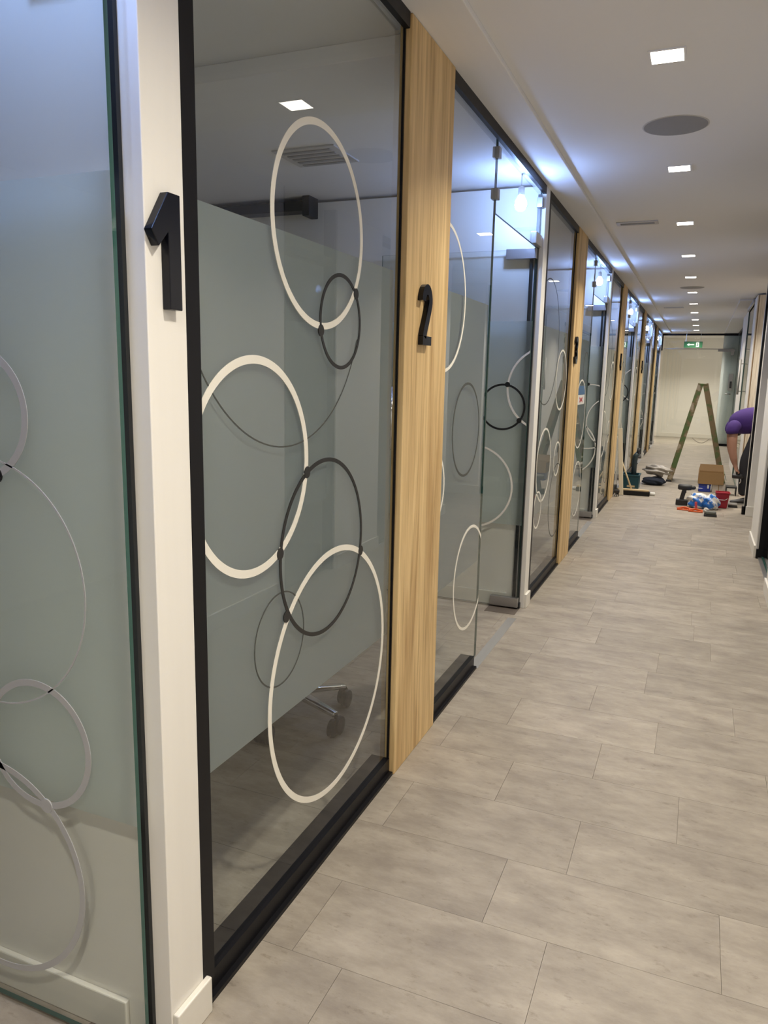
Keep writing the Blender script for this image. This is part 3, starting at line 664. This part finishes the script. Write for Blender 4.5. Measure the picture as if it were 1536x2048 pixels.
def shoe(x, y):
    m = MB(); prof = [(.05, .0, .032, .075), (.03, 0, .036, .09), (-.03, 0, .038, .075), (-.09, 0, .043, .055), (-.14, 0, .04, .042), (-.175, 0, .026, .03)]
    N = len(prof); vs = []
    for dx, z, hw, top in prof:
        vs += [(x + dx, y - hw, .018), (x + dx, y - hw * .95, top * .7 + .01), (x + dx, y - hw * .4, top + .012), (x + dx, y + hw * .4, top + .012), (x + dx, y + hw * .95, top * .7 + .01), (x + dx, y + hw, .018)]
    fs = [(0, 1, 2, 3, 4, 5), tuple((N - 1) * 6 + k for k in (5, 4, 3, 2, 1, 0))]
    for i in range(N - 1):
        for k in range(6): fs.append((i * 6 + k, (i + 1) * 6 + k, (i + 1) * 6 + (k + 1) % 6, i * 6 + (k + 1) % 6))
    m.add(vs, fs); sh = m.build('shoe', 'shoe', T, subs=1, smooth=True)
    s = MB(); s.prism([(x + dx, y - hw - .003) for dx, z, hw, t_ in prof] + [(x + dx, y + hw + .003) for dx, z, hw, t_ in reversed(prof)], lambda u, v, d: (u, v, d), .02); s.build('sole', 'sole', sh)
shoe(.60, py - .02); shoe(.74, py + .22)
m = MB().lathe((.425, py + .28, .88), [(.0005, -.095), (.05, -.085), (.088, -.04), (.094, .02), (.080, .07), (.04, .098), (.0005, .104)], 20); m.build('hair', 'hair', T, smooth=True)
# cordless drill in the hand
def drill(name, loc, label, cat, sc=1.0, flip=1, tilt=0):
    t = thing(name, loc, label, cat)
    m = MB(); x, y, z = loc
    m.lathe((x, y, z + .195 * sc), [(.022 * sc, -.075 * sc), (.031 * sc, -.06 * sc), (.033 * sc, .03 * sc), (.028 * sc, .06 * sc), (.024 * sc, .065 * sc)], 18, 'x')
    m.build('motor_housing', 'dkplastic', t, smooth=True)
    MB().lathe((x, y, z + .195 * sc), [(.022 * sc, .064 * sc), (.021 * sc, .09 * sc), (.012 * sc, .105 * sc)], 16, 'x').build('chuck', 'dkplastic', t, smooth=False)
    MB().tube([(x + .1 * sc, y, z + .195 * sc), (x + .17 * sc, y, z + .195 * sc)], .003, 6).build('drill_bit', 'steel', t)
    MB().bar((x - .005 * sc, y, z + .175 * sc), (x - .03 * sc, y, z + .055 * sc), .036 * sc, .044 * sc).build('grip', 'dkplastic', t, bevel=.008)
    MB().box(x - .02 * sc, x - .004 * sc + .018 * sc, y - .012, y + .012, z + .135 * sc, z + .16 * sc).build('trigger', 'dkplastic', t, bevel=.002)
    MB().box(x - .085 * sc, x + .035 * sc, y - .04 * sc, y + .04 * sc, z, z + .062 * sc).build('battery_pack', 'dkplastic', t, bevel=.008)
    return t
t = thing('cordless_tool', (.478, py - .10, .30), 'dark cordless tool held in the hand of the bending person', 'tool')
MB().bar((.468, py - .10, .425), (.478, py - .10, .36), .034, .04).build('grip', 'dkplastic', t, bevel=.006)
MB().lathe((.482, py - .10, .345), [(.02, -.06), (.028, -.05), (.03, .03), (.02, .06)], 16, 'x').build('motor_housing', 'dkplastic', t, smooth=True)
MB().tube([(.51, py - .10, .345), (.52, py - .10, .29), (.51, py - .10, .26)], .006, 8).build('shaft', 'chrome', t, smooth=True)

# ------------------------------------------------------------------ step ladder
lyy = 11.5
L_ = thing('step_ladder', (.02, lyy, 0), 'wooden A frame step ladder spattered with green and brown paint', 'ladder')
ap = (.02, 1.40)
def lr(z, side, foot):   # x on the rail at height z
    return foot + (ap[0] + side * .028 - foot) * z / ap[1]
for yo, k in ((0, 0), (.42, 1)):
    yb, yt = lyy + yo * 1.0, lyy + .06 + yo * .72
    for side, foot, nm, mat in ((-1, -.315, 'rail', 'ladder'), (1, .395, 'support_rail', 'ladderb')):
        m = MB().bar((foot, yb, .0), (ap[0] + side * .03, yt, ap[1]), .028, .072, upv=(1, 0, .25)); m.build(nm, mat, L_, bevel=.004)
for z in (.25, .5, .75, 1.0, 1.22):
    x = lr(z, -1, -.315); f_ = z / ap[1]
    MB().box(x - .035, x + .035, lyy + .06 * f_, lyy + .42 + (-.06) * f_, z - .012, z + .012).build('step', 'ladder', L_, bevel=.003)
for z in (.45, 1.05):
    x = lr(z, 1, .395); f_ = z / ap[1]
    MB().box(x - .012, x + .012, lyy + .06 * f_, lyy + .42 - .06 * f_, z - .022, z + .022).build('brace', 'ladderb', L_, bevel=.003)
MB().box(-.035, .075, lyy + .04, lyy + .38, 1.375, 1.40).build('top_cap', 'ladder', L_, bevel=.004)
m = MB().box(-.355, -.285, lyy - .03, lyy + .04, 0, .03); m.build('foot', 'dkplastic', L_, bevel=.006)

# ------------------------------------------------------------------ tools on the floor
def obox(name, x0, x1, y0, y1, z0, z1, th, mats, parent, flaps=None):
    m = MB(); m.box(x0, x1, y0, y0 + th, z0, z1); m.box(x0, x1, y1 - th, y1, z0, z1); m.box(x0, x0 + th, y0 + th, y1 - th, z0, z1); m.box(x1 - th, x1, y0 + th, y1 - th, z0, z1); m.box(x0 + th, x1 - th, y0 + th, y1 - th, z0, z0 + th)
    return m.build(name, mats, parent)
t = thing('cardboard_box', (.23, 10.75, .105), 'open brown cardboard box resting on smaller boxes before the ladder', 'box')
obox('box_body', .065, .375, 10.62, 10.90, .108, .255, .006, 'card', t)
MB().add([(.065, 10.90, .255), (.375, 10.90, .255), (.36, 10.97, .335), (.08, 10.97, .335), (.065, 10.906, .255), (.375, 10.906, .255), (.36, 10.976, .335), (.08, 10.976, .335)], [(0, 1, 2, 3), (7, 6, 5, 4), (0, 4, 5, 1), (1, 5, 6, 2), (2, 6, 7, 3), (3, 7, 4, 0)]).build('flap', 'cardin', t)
MB().add([(.375, 10.63, .255), (.375, 10.89, .255), (.40, 10.88, .17), (.40, 10.64, .17), (.380, 10.63, .255), (.380, 10.89, .255), (.405, 10.88, .17), (.405, 10.64, .17)], [(0, 1, 2, 3), (7, 6, 5, 4), (0, 4, 5, 1), (1, 5, 6, 2), (2, 6, 7, 3), (3, 7, 4, 0)]).build('flap', 'tealg', t)
t = thing('parts_case', (.155, 10.72, 0), 'blue plastic parts case under the cardboard box', 'case')
MB().box(.08, .225, 10.64, 10.85, 0, .085).build('case_body', 'blue', t, bevel=.008); MB().box(.075, .23, 10.635, 10.855, .085, .106).build('case_lid', 'blue', t, bevel=.006)
MB().box(.185, .205, 10.625, 10.64, .05, .095).build('latch', 'paper', t, bevel=.003)
t = thing('carton', (.32, 10.72, 0), 'small pale carton beside the blue case under the cardboard box', 'box')
MB().box(.245, .40, 10.64, 10.85, 0, .104).build('carton_body', 'lightbox', t, bevel=.003); MB().box(.318, .326, 10.637, 10.853, .0, .1055).build('tape_strip', 'card', t)
# red bucket
t = thing('bucket', (.333, 9.36, 0), 'red square plastic bucket beside the blue and white bag', 'bucket')
m = MB(); m.frust((.333, 9.38, 0), (.055, .055), (.072, .07), .175); m.build('bucket_body', 'red', t, bevel=.010)
m = MB().box(.255, .411, 9.303, 9.313, .17, .185); m.box(.255, .411, 9.447, 9.457, .17, .185); m.box(.255, .265, 9.313, 9.447, .17, .185); m.box(.401, .411, 9.313, 9.447, .17, .185); m.build('rim', 'red', t, bevel=.003)
m = MB().tube([(.258 + .0, 9.38, .165), (.262, 9.33, .13), (.30, 9.30, .10), (.36, 9.30, .10), (.404, 9.33, .13), (.408, 9.38, .165)], .004, 6); m.build('handle', 'steel', t, smooth=True)
# blobs for bags
def blob(name, c, r, mat, parent, seed, amp=.25, flat=0.0):
    rnd = random.Random(seed); bm = bmesh.new(); bmesh.ops.create_icosphere(bm, subdivisions=4, radius=1)
    ph = [(rnd.uniform(2, 9), rnd.uniform(2, 9), rnd.uniform(2, 9), rnd.uniform(0, 6)) for _ in range(7)]
    o3 = wloc(parent)
    for v in bm.verts:
        n = v.co.copy(); s = sum(math.sin(a * n.x + b * n.y + d * n.z + e) for a, b, d, e in ph) / 7
        q = n * (1 + amp * s); z = c[2] + q.z * r[2]
        v.co = Vector((c[0] + q.x * r[0], c[1] + q.y * r[1], max(z, .002))) - o3
    me = bpy.data.meshes.new(name); bm.to_mesh(me); bm.free(); me.materials.append(MT[mat])
    for p_ in me.polygons: p_.use_smooth = True
    ob = bpy.data.objects.new(name, me); COL.objects.link(ob); ob.parent = parent; return ob
t = thing('plastic_bag', (.15, 9.22, 0), 'crumpled blue and white plastic bag in front of the red bucket', 'bag')
blob('bag_body', (.09, 9.24, .075), (.125, .10, .10), 'bagw', t, 3, .3); blob('bag_bulge', (.215, 9.21, .07), (.095, .09, .095), 'bagw', t, 5, .3)
drill('cordless_drill', (-.07, 9.36, 0), 'black cordless drill standing upright on the floor', 'drill', 1.08)
t = thing('wire_spool', (0, 9.50, 0), 'small pale roll of tape beside the black drill', 'tape'); MB().lathe((-.0, 9.50, .05), [(.045, -.02), (.05, -.018), (.05, .018), (.045, .02)], 20, '-y').build('tape_roll', 'bagg', t)
# orange clamps
for (x, y, lab, s) in ((-.06, 9.0, 'orange spring clamp lying flat left of its twin', 1), (.06, 8.93, 'orange spring clamp with dark upright grip before the bag', 1)):
    t = thing('spring_clamp', (x, y, 0), lab, 'clamp')
    m = MB(); m.bar((x - .075, y - .02, .014), (x, y, .03), .03, .022); m.bar((x, y, .03), (x + .075, y - .02, .014), .03, .022); m.box(x - .075, x + .075, y - .045, y - .02, .0, .014); m.build('jaw', 'orange', t, bevel=.005)
    if x > 0: MB().bar((x + .005, y, .02), (x - .005, y + .01, .11), .026, .022).build('grip', 'redmatte', t, bevel=.005)
    else: MB().bar((x + .005, y + .02, .018), (x + .02, y + .09, .018), .026, .02).build('grip', 'orange', t, bevel=.005)
# sander
t = thing('sanding_block', (.21, 8.72, 0), 'grey and black sanding block on the floor before the bag', 'sander')
MB().box(.145, .272, 8.66, 8.74, 0, .02).build('pad', 'dkplastic', t, bevel=.003); MB().box(.155, .265, 8.665, 8.735, .02, .055).build('grip', 'grey', t, bevel=.012)
blob('rag', (.165, 8.74, .05), (.03, .04, .035), 'lightbox', t, 9, .3)
# tray + white caps by the shoe
t = thing('drill_case', (.45, 9.5, 0), 'small black and silver case at the feet of the person', 'case')
MB().box(.405, .50, 9.44, 9.56, 0, .03).build('case_base', 'dkplastic', t, bevel=.003); MB().box(.405, .50, 9.44, 9.56, .03, .045).build('case_lid', 'steel', t, bevel=.003)
# stool behind
t = thing('toolbox', (.46, 10.55, 0), 'low black tray table standing behind the bending person', 'table')
MB().box(.40, .53, 10.45, 10.62, .095, .115).build('tray', 'dkplastic', t, bevel=.003)
for a, b in ((.408, 10.46), (.522, 10.46), (.408, 10.61), (.522, 10.61)): MB().box(a - .006, a + .006, b - .006, b + .006, 0, .095).build('leg', 'dkplastic', t)

# ------------------------------------------------------------------ left side clutter
wy = P[2] + 1.45
t = thing('board', (FX + .05, 9.75, 0), 'narrow white board leaning on the oak panel by the broom', 'board')
MB().bar((-.815, 9.78, .004), (-.880, 9.72, .84), .014, .052, upv=(1, 0, .1)).build('board_body', 'whitewood', t, bevel=.002)
t = thing('broom', (-.68, 9.85, 0), 'push broom with black bristles and pale wooden back', 'broom')
hd = MB().box(-.87, -.49, 9.83, 9.885, .055, .078).build('head', 'lwood', t, bevel=.006)
MB().box(-.88, -.48, 9.822, 9.893, .0, .056).build('bristles', 'bristle', t, bevel=.006)
part(MB().tube([(-.70, 9.86, .07), (-.84, 10.02, .36), (-.885, 10.10, .46)], .010, 10).build('handle', 'lwood', t, smooth=True), 'pale wooden handle')
t = thing('white_cap', (-.45, 9.95, 0), 'small white cap lying past the broom head', 'cap'); MB().lathe((-.455, 9.95, .02), [(.018, -.03), (.022, -.02), (.022, .03), (.012, .035)], 16, 'x').build('cap_body', 'paper', t, smooth=True)
t = thing('spray_stand', (-.855, 9.62, 0), 'small black folding stand by the foot of the oak panel', 'stand')
MB().box(-.885, -.825, 9.60, 9.66, .045, .085).build('stand_body', 'dkplastic', t, bevel=.008)
for a in (-.025, .0, .025): MB().tube([(-.855 + a * .4, 9.63, .05), (-.855 + a, 9.63 - abs(a) * .8 + (.02 if a else -.03), .004)], .005, 6).build('leg', 'dkplastic', t)
t = thing('storage_tub', (-.77, 10.45, 0), 'dark teal rectangular tub with a yellow label behind the broom', 'tub')
m = MB(); X0, X1, Y0, Y1 = -.885, -.648, 10.36, 10.66
obox('tub_body', X0 + .01, X1 - .01, Y0 + .01, Y1 - .01, 0, .18, .008, 'teal', t); m.box(X0, X1, Y0, Y0 + .02, .175, .195); m.box(X0, X1, Y1 - .02, Y1, .175, .195); m.box(X0, X0 + .02, Y0 + .02, Y1 - .02, .175, .195); m.box(X1 - .02, X1, Y0 + .02, Y1 - .02, .175, .195); m.build('rim', 'teal', t, bevel=.003)
part(MB().box(-.80, -.70, Y0 + .008, Y0 + .0105, .03, .055).build('label_strip', 'lwood', t), 'yellowish label strip')
t = thing('vacuum_hose', (-.73, 10.5, .01), 'dark grey hose standing up out of the teal tub', 'hose')
MB().tube([(-.735, 10.5, .01), (-.735, 10.5, .36), (-.73, 10.5, .43), (-.70, 10.49, .475)], [.034, .034, .036, .03], 14).build('hose_body', 'hose', t, smooth=True)
MB().tube([(-.705, 10.49, .455), (-.69, 10.485, .54)], .02, 12).build('nozzle', 'dkplastic', t, smooth=True)
t = thing('work_bag', (-.50, 11.05, 0), 'flat navy cloth bag under the grey plastic sack', 'bag'); blob('bag_body', (-.50, 11.04, .05), (.155, .13, .062), 'navy', t, 11, .2)
t = thing('plastic_sack', (-.44, 11.12, .05), 'crumpled grey translucent plastic sack on the navy bag', 'sack'); blob('sack_body', (-.47, 11.10, .196), (.165, .12, .070), 'bagg', t, 21, .55)

# reflection painted as flat coloured shapes on the narrow glass past numeral three
t = thing('glass_reflection', (GX, 6.55, 1.21), 'painted reflection, blue and white with a red mark, on the glass past numeral three', 'glass_reflection')
MB().prism([(6.34, 1.213), (6.765, 1.213), (6.765, 1.292), (6.34, 1.292)], fx, .001).build('white_reflection', 'paper', t)
MB().prism([(6.34, 1.294), (6.765, 1.294), (6.765, 1.368), (6.34, 1.368)], fx, .001).build('blue_reflection', 'reflblue', t)
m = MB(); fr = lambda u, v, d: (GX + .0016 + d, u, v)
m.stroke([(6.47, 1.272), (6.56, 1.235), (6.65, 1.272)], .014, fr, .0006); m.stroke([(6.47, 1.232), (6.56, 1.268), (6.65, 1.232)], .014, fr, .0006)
part(m.build('red_reflection', 'redmatte', t), 'red mark of the painted reflection')
